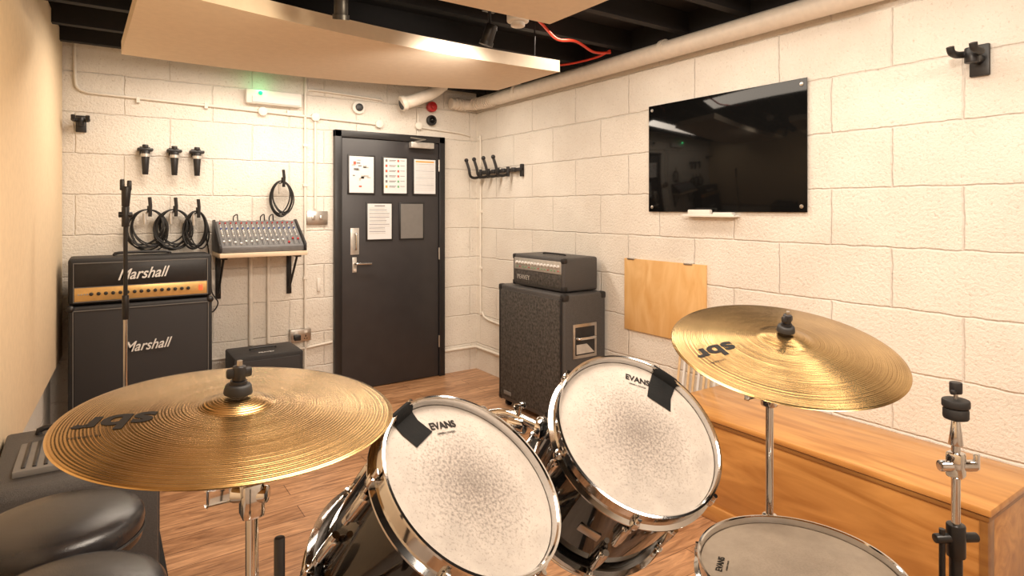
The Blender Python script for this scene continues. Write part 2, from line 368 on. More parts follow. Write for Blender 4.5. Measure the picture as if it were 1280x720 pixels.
yc=D-.013; r=.009
def conduit(pts,r=.009,smooth=0,extra=None):
    b=MB(); b.tube(pts,r,'cream',smooth=smooth)
    if extra: extra(b)
    b.done('electrical_conduit')
def junction(b,x,z): b.cyl((x,D-.001,z),(x,D-.035,z),.032,'cream',bev=.004)
conduit([(-.13,yc,2.52),(-.125,yc,2.25),(-.11,yc,2.185),(-.06,yc,2.163)],smooth=6)
def ex(b):
    for x in (.98,1.36,1.87): junction(b,x,2.163-(x+.06)*.024)
    for x in (.2,.6,1.15): b.box((x,D-.025,2.125),(x+.02,D-.001,2.162),'cream')
conduit([(-.06,yc,2.163),(.9,yc,2.14),(1.88,yc,2.115)],extra=ex)
def ex(b):
    for z in (.9,1.6,1.9): b.box((1.27,D-.026,z),(1.30,D-.001,z+.018),'cream')
conduit([(1.285,yc,.12),(1.285,yc,2.25),(1.30,yc,2.31),(1.36,yc,2.335),(1.9,yc,2.315)],smooth=5,extra=ex)
conduit([(1.36,yc,1.43),(1.36,yc,2.10)])
conduit([(1.02,yc,.45),(1.02,yc,1.09)],.012); conduit([(.90,yc,.45),(.90,yc,1.09)],.016)
conduit([(.6,yc,.38),(1.3,yc,.38),(1.49,yc,.40)])
conduit([(2.22,yc,2.23),(2.22,yc,2.15),(2.25,yc,2.12),(2.60,yc,2.10),(2.72,yc,2.08)],smooth=4,extra=lambda b:junction(b,2.22,2.13))
def ex(b):
    for z in (.9,1.4,1.8): b.box((2.774,4.565,z),(2.799,4.595,z+.018),'cream')
conduit([(2.787,4.64,2.07),(2.787,4.6,2.04),(2.787,4.58,1.95),(2.787,4.58,.62),(2.787,4.55,.52),(2.787,4.45,.47),(2.787,4.0,.45),(2.787,3.74,.44)],smooth=5,extra=ex)
conduit([(2.47,yc,.2),(2.78,yc,.2)],.012); conduit([(2.785,4.65,.2),(2.785,3.74,.2)],.012)

# ------------------------------------------------------------------ door
b=MB(); x0,x1,zt=1.50,2.456,2.045
b.box((x0,D-.05,0),(x0+.055,D-.002,zt),'frame',.004); b.box((x1-.055,D-.05,0),(x1,D-.002,zt),'frame',.004)
b.box((x0,D-.05,zt-.055),(x1,D-.002,zt),'frame',.004)
b.box((x0+.058,D-.038,.008),(x1-.058,D-.004,zt-.058),'door',.003)
for z in (.25,1.0,1.75): b.cyl((x1-.056,D-.045,z),(x1-.056,D-.045,z+.1),.007,'steel')
b.box((1.625,D-.043,1.07),(1.695,D-.038,1.28),'silver',.0015)
b.tube([(1.66,D-.045,1.11),(1.66,D-.075,1.115),(1.66,D-.08,1.14),(1.66,D-.08,1.21),(1.66,D-.075,1.235),(1.66,D-.045,1.24)],.008,'chrome',smooth=4)
b.box((1.64,D-.044,.93),(1.675,D-.038,1.05),'silver',.002)
b.tube([(1.658,D-.044,1.0),(1.658,D-.085,1.0),(1.68,D-.09,1.0),(1.78,D-.09,.998)],.009,'chrome',smooth=4)
b.cyl((1.658,D-.044,.95),(1.658,D-.052,.95),.012,'chrome')
b.box((2.12,D-.095,1.935),(2.33,D-.04,1.985),'silver',.006)
b.tube([(2.16,D-.08,1.988),(2.2,D-.2,1.995),(2.13,D-.06,2.02)],.006,'steel')
b.done('door_1')
def notice(x0,x1,z0,z1,kind):
    b=MB(); y=D-.040
    b.box((x0,y-.008,z0),(x1,y-.0005,z1),'frame',.002)
    b.box((x0+.012,y-.0095,z0+.012),(x1-.012,y-.008,z1-.012),'paper' if kind!='grey' else 'piping')
    w=x1-x0-.05;h=z1-z0-.05; X=x0+.025; Z=z1-.025; yy=y-.0102
    def rect(a,c,w_,h_,m): b.box((X+a,yy,Z-c-h_),(X+a+w_,y-.0095,Z-c),m)
    if kind=='map':
        for i in range(16): rect(random.random()*w*.8,random.random()*h*.9,.012+random.random()*.03,.008+random.random()*.02,random.choice(['ink','inkred','silver','silver']))
    if kind=='icons':
        for i in range(6):
            rect(0,i*h/6.2,.018,.020,random.choice(['inkred','ink','ink','inkorange'])); rect(.032,i*h/6.2+.003,w*.35,.005,'ink'); rect(.032,i*h/6.2+.012,w*.3,.004,'ink')
            rect(w*.6,i*h/6.2,.016,.018,random.choice(['inkred','inkgreen','ink'])); rect(w*.75,i*h/6.2+.004,w*.22,.004,'ink')
    if kind=='table':
        rect(0,0,w,.012,'inkorange')
        for i in range(16): rect(0,.025+i*.0145,w,.002,'ink' if i%4==0 else 'silver')
    if kind=='text':
        rect(w*.25,0,w*.5,.008,'ink')
        for i in range(15): rect(0,.02+i*.0145,w*(.7+.3*random.random()),.004,'ink' if i%2 else 'silver')
    b.done('framed_notice')
notice(1.601,1.825,1.546,1.857,'map'); notice(1.887,2.11,1.546,1.857,'icons'); notice(2.154,2.375,1.546,1.857,'table')
notice(1.751,1.977,1.175,1.484,'text'); notice(2.035,2.258,1.175,1.484,'grey')

b=MB(); b.box((.86,D-.06,2.185),(1.25,D-.001,2.29),'white',.012); b.box((.90,D-.067,2.195),(1.235,D-.06,2.24),'paper',.002)
b.sph((.955,D-.068,2.262),.014,'green_led'); b.done('emergency_light')
b=MB(); b.cyl((1.70,D-.001,2.235),(1.70,D-.03,2.235),.052,'white',bev=.006); b.cyl((1.70,D-.03,2.235),(1.70,D-.045,2.235),.03,'black',bev=.004); b.done('wall_vent')
b=MB(); b.cyl((2.34,D-.001,2.30),(2.34,D-.05,2.30),.045,'red',bev=.01); b.cyl((2.34,D-.05,2.30),(2.34,D-.065,2.30),.02,'red',bev=.004); b.done('fire_alarm_sounder')
b=MB(); b.cyl((2.34,D-.001,2.185),(2.34,D-.04,2.185),.045,'black',bev=.01); b.sph((2.34,D-.045,2.185),.028,'glassblk'); b.done('security_camera')
b=MB(); b.box((1.295,D-.016,1.31),(1.455,D-.001,1.415),'steel',.003)
for x in (1.345,1.405): b.box((x-.012,D-.022,1.345),(x+.012,D-.016,1.38),'steel',.002)
b.done('light_switch')
def socket(x,z):
    b=MB(); b.box((x,D-.045,z),(x+.15,D-.001,z+.09),'steel',.004)
    for xx in (x+.04,x+.11):
        b.box((xx-.012,D-.05,z+.06),(xx+.012,D-.045,z+.078),'white',.001); b.box((xx-.004,D-.0465,z+.03),(xx+.004,D-.045,z+.045),'black'); b.box((xx-.013,D-.0465,z+.015),(xx-.004,D-.045,z+.022),'black'); b.box((xx+.004,D-.0465,z+.015),(xx+.013,D-.045,z+.022),'black')
    return b
b=socket(1.17,.44); b.box((1.19,D-.09,.455),(1.235,D-.05,.495),'black',.005); b.done('wall_socket')
b=MB(); b.box((1.375,D-.014,.80),(1.40,D-.001,.90),'white',.003); b.done('wall_switch_box')

# shelf + mixer
b=MB(); b.box((.65,4.34,1.105),(1.215,D-.002,1.135),'shelfw',.003)
for x in (.67,1.15):
    b.box((x,D-.012,.80),(x+.035,D-.001,1.104),'metalbase',.002); b.box((x,4.39,1.09),(x+.035,D-.002,1.104),'metalbase',.002)
    b.tube([(x+.017,4.44,1.09),(x+.017,D-.02,.84)],.008,'metalbase')
b.done('wall_shelf')
b=MB()
prof=[(4.36,1.137),(4.66,1.137),(4.66,1.335),(4.61,1.345),(4.36,1.175)]
b.prism(prof,.665,1.195,'mixer','x',bev=.004)
b.prism([(4.35,1.137),(4.655,1.137),(4.655,1.35),(4.615,1.355),(4.35,1.19)],.648,.664,'black','x',bev=.003); b.prism([(4.35,1.137),(4.655,1.137),(4.655,1.35),(4.615,1.355),(4.35,1.19)],1.196,1.212,'black','x',bev=.003)
dv=V((0,.25,.17)).normalized(); nv=V((0,-dv.z,dv.y)); o=V((0,4.362,1.1765))
cols=['wlogo','silver','wlogo','wlogo','blue','wlogo','silver','red']
def onp(x,a,h,wx,wl,m):
    Tm=Matrix(((1,0,0,x),(0,dv.y,nv.y,(o+dv*a).y),(0,dv.z,nv.z,(o+dv*a).z),(0,0,0,1)))
    b.box((-wx,-wl,0),(wx,wl,h),m,T=Tm)
for i in range(15):
    x=.685+i*.0345
    onp(x,.055,.0012,.0016,.040,'black'); onp(x+.016,.15,.0008,.0005,.13,'silver')
    onp(x,.03+.05*random.random(),.010,.0055,.006,'wlogo' if i<12 else 'red')
    for j in range(8):
        q=o+dv*(.115+j*.0215); q.x=x; b.cyl(q,q+nv*.011,.0058,cols[j],r2=.0045,seg=10)
for i in range(8): b.cyl((.70+i*.06,4.632,1.34),(.70+i*.06,4.632,1.35),.010,'steel',seg=12)
for i in (1,4,5):
    x=.72+i*.06
    b.tube([(x,4.63,1.345),(x,4.62,1.375),(x+.02,4.62,1.39),(x+.03,4.645,1.37),(x+.035,4.66,1.25)],.004,'black',smooth=5,seg=8)
b.done('audio_mixer')

def coil(x,zhook,rx,rz,n,tail=None,y=D-.06):
    b=MB()
    b.tube([(x,D-.001,zhook-.02),(x,D-.05,zhook-.02),(x,D-.08,zhook-.01),(x,D-.085,zhook+.02)],.006,'black',smooth=4,seg=8)
    for i in range(n):
        a=random.uniform(.82,1.08); c=random.uniform(.86,1.06); dx=random.uniform(-.016,.016); yy=y+random.uniform(-.026,.022); ph=random.uniform(-.15,.15)
        top=zhook-.005; pts=[]
        for k in range(14):
            t=2*math.pi*k/14
            px_=math.sin(t)*rx*a; pz=math.cos(t)*rz*c
            pts.append((x+dx*(1-math.cos(t))+px_,yy+.01*math.sin(3*t+ph),top-rz*c+pz))
        b.tube(pts,.0048,'rubber',smooth=4,seg=7,closed=True)
    b.tube([(x+.01,y-.03,zhook-.05),(x+.012,y-.035,zhook+.02),(x+.008,y-.03,zhook+.075)],.011,'black',seg=8)
    b.tube([(x-.02,y-.035,zhook-.10),(x-.022,y-.035,zhook-.03)],.009,'silver',seg=8)
    if tail: b.tube(tail,.0048,'rubber',smooth=6,seg=7)
    b.done('cable_coil')
coil(.262,1.43,.105,.130,9)
coil(.41,1.43,.10,.128,9)
coil(.545,1.42,.065,.125,8,tail=[(.60,D-.05,1.27),(.62,D-.05,1.15),(.635,D-.05,1.0),(.64,D-.05,.86),(.68,D-.05,.78),(.65,D-.05,.72),(.62,D-.06,.74)])
coil(1.10,1.64,.075,.125,7)
def micclip(x):
    b=MB(); z=1.82
    b.box((x-.03,D-.012,z-.035),(x+.03,D-.001,z+.02),'black',.003)
    b.box((x-.045,D-.07,z-.012),(x+.045,D-.01,z+.008),'black',.006)
    b.cyl((x,D-.055,z+.005),(x,D-.055,z+.03),.018,'black',bev=.004)
    b.cyl((x,D-.055,z-.01),(x,D-.055,z-.165),.026,'black',r2=.017,bev=.002)
    b.cyl((x,D-.055,z-.03),(x,D-.055,z-.05),.0275,'silver')
    b.done('microphone_clip')
for x in (.248,.415,.55): micclip(x)
def hanger(base,out,side,name='guitar_hanger',L=.07,k=1):
    b=MB(); base=V(base);out=V(out);side=V(side);up=V((0,0,1))
    def P(o,s_,u): return base+out*o+side*s_+up*u
    c=[P(.001,-.028*k,-.055*k),P(.018,.028*k,.05*k)]
    lo=V([min(c[0][i],c[1][i]) for i in range(3)]);hi=V([max(c[0][i],c[1][i]) for i in range(3)])
    b.box(lo,hi,'black',.004)
    b.cyl(P(.012,0,0),P(L,0,0),.017*k,'black',bev=.003)
    b.cyl(P(L,0,-.02*k),P(L,0,.03*k),.021*k,'black',bev=.004)
    for sg in (-1,1):
        b.tube([P(L,0,.012),P(L+.01,.028*sg,.012),P(L+.04,.038*sg,.010),P(L+.085,.036*sg,.012),P(L+.098,.036*sg,.030)],.0115*k,'rubber',smooth=5,seg=12)
    b.done(name)
hanger((2.799,.905,2.0),(-1,0,0),(0,1,0),L=.085,k=1.15)
hanger((-.095,D-.001,1.965),(0,-1,0),(1,0,0),L=.08)
b=MB(); yA,z=3.93,1.745
b.box((2.775,yA,z-.055),(2.799,yA+.03,z+.045),'black',.004)
b.box((2.755,yA+.0,z-.012),(2.79,4.56,z+.015),'black',.004)
for y in (4.02,4.17,4.32,4.47):
    b.cyl((2.76,y,z-.015),(2.76,y,z+.02),.022,'black',bev=.004)
for y in (4.10,4.25,4.40,4.53):
    b.tube([(2.755,y,z-.03),(2.70,y+.0,z-.045),(2.655,y,z-.03),(2.64,y,z+.03),(2.62,y+.01,z+.10)],.012,'black',smooth=5)
    b.sph((2.62,y+.01,z+.105),.018,'black')
    b.cyl((2.757,y,z-.05),(2.757,y,z+.03),.014,'black')
b.done('multi_guitar_hanger')
b=MB(); b.box((2.785,1.588,1.412),(2.790,2.593,2.056),'glassblk',.001)
for y in (1.615,2.566):
    for z in (1.44,2.028): b.cyl((2.799,y,z),(2.782,y,z),.010,'steel',bev=.002)
b.done('glass_whiteboard')
b=MB(); b.box((2.745,1.96,1.385),(2.783,2.30,1.392),'white',.002); b.box((2.742,1.96,1.385),(2.746,2.30,1.40),'white',.001)
b.box((2.750,2.12,1.392),(2.778,2.27,1.425),'white',.006); b.cyl((2.76,1.98,1.402),(2.76,2.10,1.402),.008,'white'); b.cyl((2.772,1.98,1.402),(2.772,2.10,1.402),.008,'paper')
b.box((2.783,1.96,1.385),(2.799,2.30,1.395),'white')
b.done('marker_tray')
b=MB(); b.box((2.782,2.172,.663),(2.799,2.80,1.115),'ply',.002)
for y in (2.26,2.71): b.box((2.778,y,1.108),(2.799,y+.06,1.118),'steel',.001)
b.done('fold_down_wood_panel')

# ------------------------------------------------------------------ guitar half stack
b=MB(); x0,x1,yf,yb=-.15,.60,4.30,4.64
b.box((x0,yf,.10),(x1,yb,.862),'tolex',.016,3)
b.box((x0+.028,yf-.004,.13),(x1-.028,yf+.004,.835),'grille',.003)
for (a,c) in (((x0+.022,yf-.006,.835),(x1-.022,yf,.839)),((x0+.022,yf-.006,.126),(x1-.022,yf,.130)),((x0+.022,yf-.006,.126),(x0+.026,yf,.839)),((x1-.026,yf-.006,.126),(x1-.022,yf,.839))): b.box(a,c,'piping')
b.text('Marshall',.085,(.235,yf-.007,.60),(1,0,.03),(0,0,1),'wlogo',shear=.45,ext=.002,off=.0008,sx=.85)
for x in (x0+.012,x1-.012):
    for z in (.112,.85): b.sph((x,yf+.012,z),.022,'black')
for x in (x0+.06,x1-.06):
    for y in (yf+.06,yb-.06):
        b.cyl((x-.012,y,.037),(x+.012,y,.037),.037,'black',bev=.004); b.box((x-.02,y-.02,.05),(x+.02,y+.02,.101),'steel')
b.done('guitar_speaker_cabinet')
b=MB(); z0,z1=.868,1.14
b.box((x0,yf+.02,z0),(x1,yb-.06,z1),'tolex',.018,3)
b.box((x0+.03,yf+.014,z0+.105),(x1-.03,yf+.022,z1-.03),'black',.002)
for (a,c) in (((x0+.026,yf+.011,z1-.031),(x1-.026,yf+.02,z1-.027)),((x0+.026,yf+.011,z0+.10),(x1-.026,yf+.02,z0+.104)),((x0+.026,yf+.011,z0+.016),(x1-.026,yf+.02,z0+.020)),((x0+.024,yf+.011,z0+.016),(x0+.028,yf+.02,z1-.027)),((x1-.028,yf+.011,z0+.016),(x1-.024,yf+.02,z1-.027))): b.box(a,c,'piping')
b.box((x0+.03,yf+.012,z0+.022),(x1-.03,yf+.02,z0+.10),'gold',.001)
for i in range(15):
    x=x0+.11+i*.036; b.cyl((x,yf+.013,z0+.062),(x,yf-.004,z0+.062),.011,'black',r2=.009,seg=14,bev=.001)
for i in range(4): b.cyl((x0+.05+i*.014,yf+.013,z0+.062),(x0+.05+i*.014,yf+.006,z0+.062),.005,'steel',seg=10)
b.box((x1-.075,yf+.006,z0+.045),(x1-.055,yf+.013,z0+.08),'red_led',.001)
b.text('Marshall',.090,(.215,yf+.010,z0+.168),(1,0,.04),(0,0,1),'wlogo',shear=.45,ext=.003,off=.001,sx=.85)
b.tube([(.08,yf+.15,z1),(.10,yf+.15,z1+.018),(.35,yf+.15,z1+.018),(.37,yf+.15,z1)],.009,'black',smooth=4)
b.done('guitar_amplifier_head')

# mic stand
b=MB(); x,y=.107,3.56
b.cyl((x,y,.02),(x,y,.95),.010,'chrome'); b.cyl((x,y,.90),(x,y,1.50),.0095,'metalbase'); b.cyl((x,y,.88),(x,y,1.0),.015,'metalbase',bev=.002)
b.cyl((x-.03,y,1.40),(x+.03,y,1.40),.014,'black',bev=.003); b.cyl((x,y,1.34),(x,y,1.44),.017,'black',bev=.003)
b.cyl((x,y,1.44),(x+.004,y,1.54),.017,'black',r2=.022,bev=.003); b.box((x-.024,y-.015,1.52),(x-.004,y+.015,1.575),'black',.005); b.box((x+.006,y-.015,1.52),(x+.026,y+.015,1.57),'black',.005)
b.cyl((x,y,.0125),(x,y,.03),.13,'metalbase',bev=.006,seg=40)
b.done('microphone_stand')

b=MB()
b.box((.706,4.16,.01),(1.137,4.50,.478),'tolex',.012)
b.box((.73,4.152,.04),(1.115,4.162,.45),'grille',.003)
b.text('PEAVEY',.03,(.92,4.25,.4785),(1,0,0),(0,1,0),'wlogo',ext=.0005)
b.tube([(.84,4.36,.478),(.85,4.36,.488),(.99,4.36,.488),(1.0,4.36,.478)],.006,'black',smooth=4)
for xx in (.74,1.10):
    for yy in (4.20,4.46): b.cyl((xx,yy,0),(xx,yy,.012),.015,'rubber')
b.done('subwoofer_speaker')

# bass stack
b=MB(); x0,x1,y0,y1,z0,z1=2.42,2.775,2.965,3.72,.05,.882
b.box((x0,y0,z0),(x1,y1,z1),'gtolex',.014,3)
b.box((x0-.006,y0+.03,z0+.03),(x0+.004,y1-.03,z1-.035),'bgrille',.003)
b.box((x0-.010,y0+.02,z0+.02),(x0,y0+.032,z1-.02),'black',.002); b.box((x0-.010,y1-.032,z0+.02),(x0,y1-.02,z1-.02),'black',.002)
b.box((x0-.009,y1-.17,z0+.05),(x0-.005,y1-.08,z0+.075),'piping',.001)
for yy in (y0,y1):
    for zz in (z0,z1):
        for xx in (x0,x1):
            sx=1 if xx==x0 else -1; sy=1 if yy==y0 else -1; sz=1 if zz==z0 else -1
            lo=[min(xx-.003*sx,xx+.045*sx),min(yy-.003*sy,yy+.045*sy),min(zz-.003*sz,zz+.045*sz)]
            hi=[max(xx-.003*sx,xx+.045*sx),max(yy-.003*sy,yy+.045*sy),max(zz-.003*sz,zz+.045*sz)]
            b.box(lo,hi,'black',.012)
b.box((2.49,y0-.006,.47),(2.69,y0+.002,.69),'steel',.002)
b.box((2.508,y0-.008,.49),(2.672,y0-.004,.67),'black',.003)
b.prism([(2.515,.50),(2.665,.50),(2.60,.56),(2.515,.56)],y0-.012,y0-.007,'silver','y')
b.tube([(2.52,y0-.01,.60),(2.53,y0-.03,.60),(2.65,y0-.03,.60),(2.66,y0-.01,.60)],.010,'chrome',smooth=4)
for xx in (x0+.05,x1-.05):
    for yy in (y0+.06,y1-.06): b.cyl((xx,yy-.012,.0255),(xx,yy+.012,.0255),.025,'black')
b.done('bass_speaker_cabinet')
b=MB(); x0,x1,y0,y1,z0,z1=2.47,2.765,3.03,3.61,.888,1.11
b.box((x0,y0,z0),(x1,y1,z1),'gtolex',.016,3)
b.box((x0-.004,y0+.025,z0+.115),(x0+.004,y1-.025,z1-.025),'silver',.002)
b.box((x0-.004,y0+.025,z0+.02),(x0+.004,y1-.025,z0+.11),'bgrille',.002)
for i in range(14):
    y=y0+.05+i*.036; b.cyl((x0-.004,y,z0+.165),(x0-.018,y,z0+.165),.010,'wlogo',r2=.008,seg=12)
    b.cyl((x0-.004,y,z0+.135),(x0-.009,y,z0+.135),.004,'inkgreen' if i%3 else 'red',seg=8)
b.text('PEAVEY',.045,(x0-.006,y1-.14,z0+.062),(0,-1,0),(0,0,1),'silver',ext=.002)
for yy in (y0,y1):
    sy=1 if yy==y0 else -1
    for zz in (z0,z1):
        sz=1 if zz==z0 else -1
        b.box((x0-.003,min(yy-.003*sy,yy+.035*sy),min(zz,zz+.038*sz)),(x0+.035,max(yy-.003*sy,yy+.035*sy),max(zz,zz+.038*sz)),'black',.01)
b.tube([(2.62,3.2,1.108),(2.62,3.22,1.118),(2.62,3.42,1.118),(2.62,3.44,1.108)],.006,'black',smooth=4)
b.done('bass_amplifier_head')

# wood chest
b=MB(); x0,x1,y0,y1,zt=2.325,2.785,.735,2.05,.48
b.box((x0,y0,.04),(x1,y1,zt-.028),'chest',.003)
b.box((x0-.015,y0-.015,zt-.025),(2.795,y1+.015,zt),'chest',.006)
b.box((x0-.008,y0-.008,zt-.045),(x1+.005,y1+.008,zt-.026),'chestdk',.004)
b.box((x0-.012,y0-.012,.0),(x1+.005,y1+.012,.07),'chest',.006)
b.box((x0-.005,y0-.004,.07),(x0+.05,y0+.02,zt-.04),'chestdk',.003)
b.done('wooden_storage_chest')
b=MB()
for i in range(8):
    b.tube([(2.70,2.10+i*.035,.02),(2.785,2.10+i*.035,.60+.02*(i%2))],.007,'stick' if i%3 else 'wlogo',seg=8)
b.box((2.66,2.085,.0),(2.795,2.38,.05),'metalbase',.004); b.done('drumstick_rack')

# ------------------------------------------------------------------ left: carpet, combo amp, stools
b=MB(); b.box((-.29,2.0,.0005),(.22,3.95,.012),'carpet',.004); b.done('carpet_mat')
b=MB(); x0,x1,y0,y1=-.27,.16,2.28,2.78
b.prism([(y0,.013),(y1,.013),(y1,.60),(y1-.02,.635),(y0+.02,.60),(y0,.58)],x0,x1,'gtolex','x',bev=.012)
b.box((x1-.004,y0+.03,.05),(x1+.005,y1-.03,.50),'grille',.003)
b.box((x0+.05,y0+.09,.606),(x1-.10,y1-.12,.626),'piping',.003)
for i in range(9): b.box((x0+.07+i*.028,y0+.11,.624),(x0+.08+i*.028,y1-.14,.630),'black',.001)
b.tube([(x0+.1,y1-.07,.62),(x0+.11,y1-.07,.65),(x1-.11,y1-.07,.65),(x1-.10,y1-.07,.62)],.01,'black',smooth=4)
for x in (x0,x1):
    for y in (y0,y1): b.sph((x+(.01 if x==x0 else -.01),y+(.01 if y==y0 else -.01),.585),.022,'black')
b.done('combo_amplifier')
def stool(x,y,zt,r):
    b=MB(Matrix.Translation((x,y,0)))
    pr=[(0,zt),(r*.45,zt-.001),(r*.8,zt-.006),(r*.93,zt-.014),(r*.99,zt-.028),(r,zt-.042),(r*.985,zt-.058),(r*.99,zt-.063),(r*.97,zt-.082),(r*.9,zt-.09),(0,zt-.09)]
    b.lathe(pr,'leather'); b.lathe([(r*.995,zt-.058),(r*1.012,zt-.062),(r*.995,zt-.066)],'black')
    b.cyl((0,0,zt-.11),(0,0,zt-.088),.07,'metalbase')
    for k in range(4):
        a=math.pi/4+k*math.pi/2; c,s_=math.cos(a),math.sin(a)
        b.tube([(c*.06,s_*.06,zt-.10),(c*.11,s_*.11,zt-.12),(c*(r-.02),s_*(r-.02),.0)],.011,'metalbase',smooth=4)
    b.tube([(math.cos(2*math.pi*k/24)*(r-.03),math.sin(2*math.pi*k/24)*(r-.03),.22) for k in range(24)],.008,'metalbase',closed=True)
    b.done('bar_stool')
stool(-.075,1.70,.742,.166); stool(-.055,1.345,.745,.165)

# ------------------------------------------------------------------ drums
def drum(name,c,n,R,depth,hm,logo,tape=None,nl=6,floor=False,badge=True):
    W=frame(c,n); b=MB()
    b.lathe([(0,.0),(R-.012,.0),(R-.005,-.002),(R-.003,-.01)],hm)
    def hoop(zs,z0):
        pf=[(R-.0045,.003),(R-.0035,.0125),(R-.001,.0150),(R+.003,.0145),(R+.0035,.011),(R+.0015,.009),(R+.002,-.016),(R+.010,-.020),(R+.010,-.023),(R-.001,-.0225),(R-.003,-.01)]
        b.lathe([(r,z0+zs*z) for r,z in pf],'chrome',close=True,seg=96)
    hoop(1,0)
    Rs=R-.010
    b.lathe([(Rs,-.008),(Rs,-depth+.008)],'shell',seg=96)
    b.lathe([(0,-depth),(R-.003,-depth),(R-.003,-depth+.01)],'headw')
    hoop(-1,-depth)
    for k in range(nl):
        a=2*math.pi*(k+.35)/nl
        T=Matrix.Rotation(a,4,'Z'); sv=b.T; b.T=sv@T
        for zc in (-.075,-depth+.075):
            b.box((Rs-.002,-.009,zc-.028),(Rs+.018,.009,zc+.028),'chrome',.006,3)
            b.cyl((Rs+.012,0,zc-.036),(Rs+.012,0,zc+.036),.0065,'chrome',seg=12)
        for s_,zz in ((1,0),(-1,-depth)):
            b.cyl((R+.006,0,zz-s_*.025),(R+.004,0,zz-s_*.075),.003,'chrome',seg=8)
            b.box((R-.003,-.007,min(zz-s_*.005,zz-s_*.026)),(R+.014,.007,max(zz-s_*.005,zz-s_*.026)),'chrome',.004)
            b.cyl((R+.0075,0,zz-s_*.005),(R+.0075,0,zz+s_*.006),.0045,'chrome',seg=8)
        b.T=sv
    lx_,ly_,ld=logo
    xd=V((ld[0],ld[1],0)).normalized(); yd=V((-xd.y,xd.x,0))
    b.text('EVANS',.0185,(lx_,ly_,.001),xd,yd,'dlogo',ext=.0002,off=.0005)
    p=V((lx_,ly_,0))-yd*.0145
    b.text('GENERA COATED',.0048,(p.x,p.y,.001),xd,yd,'dlogo',ext=.0002)
    if tape is not None:
        a,w,r0,tw=tape; sv=b.T; b.T=sv@Matrix.Rotation(math.radians(a),4,'Z')
        pr=[(r0,.0012),(r0+.03,.0018),(R-.012,.002),(R-.005,.0135),(R+.001,.0163),(R+.005,.013),(R+.0055,-.003)]
        vs=[];fs=[]
        for i,(r,z) in enumerate(pr):
            j=.004*math.sin(i*1.7)
            vs+= [(r,-w/2+j+tw*(R-r),z),(r,0+.0,z+.0006),(r,w/2+j*.5+tw*(R-r),z)]
        for i in range(len(pr)-1):
            for q in (0,1): fs.append((3*i+q,3*i+q+1,3*i+q+4,3*i+q+3))
        b.poly(vs,fs,'tape'); b.T=sv
    if badge:
        sv=b.T; b.T=sv@Matrix.Rotation(math.radians(-115),4,'Z')
        b.box((Rs-.001,-.022,-depth*.5-.012),(Rs+.003,.022,-depth*.5+.012),'steel',.002); b.T=sv
    if floor:
        for k in range(3):
            a=2*math.pi*k/3+.5; T=Matrix.Rotation(a,4,'Z'); sv=b.T; b.T=sv@T
            b.box((Rs-.002,-.014,-.30),(Rs+.025,.014,-.24),'chrome',.006)
            b.tube([(Rs+.022,0,-.18),(Rs+.022,0,-.50),(Rs+.03,0,-.54),(Rs+.05,0,-c[2]+.02)],.006,'chrome',smooth=4)
            b.cyl((Rs+.05,0,-c[2]+.002),(Rs+.048,0,-c[2]+.03),.013,'rubber'); b.T=sv
    return b.done(name,W)
M['headw']=head_mat('white_drum_head',(.62,.57,.52),.0,.16)
M['head1']=head_mat('coated_drum_head',(.43,.38,.335),.85,.156)
M['head2']=head_mat('coated_drum_head_worn',(.43,.38,.335),.8,.169)
M['head3']=head_mat('clear_drum_head',(.38,.31,.24),.3,.2)
drum('tom_drum',(.48,.817,.998),(.248,-.576,.779),.156,.255,'head1',(-.062,.088,(.8,.6)),(155,.05,.098,.0),badge=True)
drum('tom_drum',(.882,.852,.983),(-.116,-.658,.744),.169,.265,'head2',(.022,.125,(.985,-.17)),(59,.055,.095,-.2))
drum('floor_tom_drum',(1.22,.71,.66),(-.01,-.01,1),.205,.42,'head3',(-.158,.03,(.43,.9)),None,8,floor=True,badge=False)

W=Matrix.Translation((.66,1.12,.29))@Matrix.Rotation(math.radians(90),4,'X')
b=MB(); R=.275
b.lathe([(R-.008,.0),(R-.008,-.42)],'shell',seg=96)
for z in (.012,-.432):
    b.lathe([(R-.012,z-.02),(R+.012,z-.02),(R+.014,z),(R+.012,z+.02),(R-.012,z+.02)],'shell',seg=96,close=True)
b.lathe([(0,.004),(R-.01,.004)],'headw'); b.lathe([(0,-.424),(R-.01,-.424)],'shell')
for k in range(8):
    a=2*math.pi*(k+.5)/8; sv=b.T; b.T=sv@Matrix.Rotation(a,4,'Z')
    for zc in (-.09,-.33): b.box((R-.01,-.011,zc-.035),(R+.014,.011,zc+.035),'chrome',.007)
    for s_,z0_,z1_ in ((1,.03,-.09),(1,-.33,-.45)):
        b.cyl((R+.016,0,z0_),(R+.012,0,z1_),.004,'chrome',seg=8)
    b.box((R-.005,-.012,.02),(R+.024,.012,.038),'chrome',.004); b.box((R-.005,-.012,-.458),(R+.024,.012,-.44),'chrome',.004)
    b.T=sv
b.done('bass_drum',W)
b=MB()
b.box((.625,1.18,.565),(.745,1.30,.592),'chrome',.008)
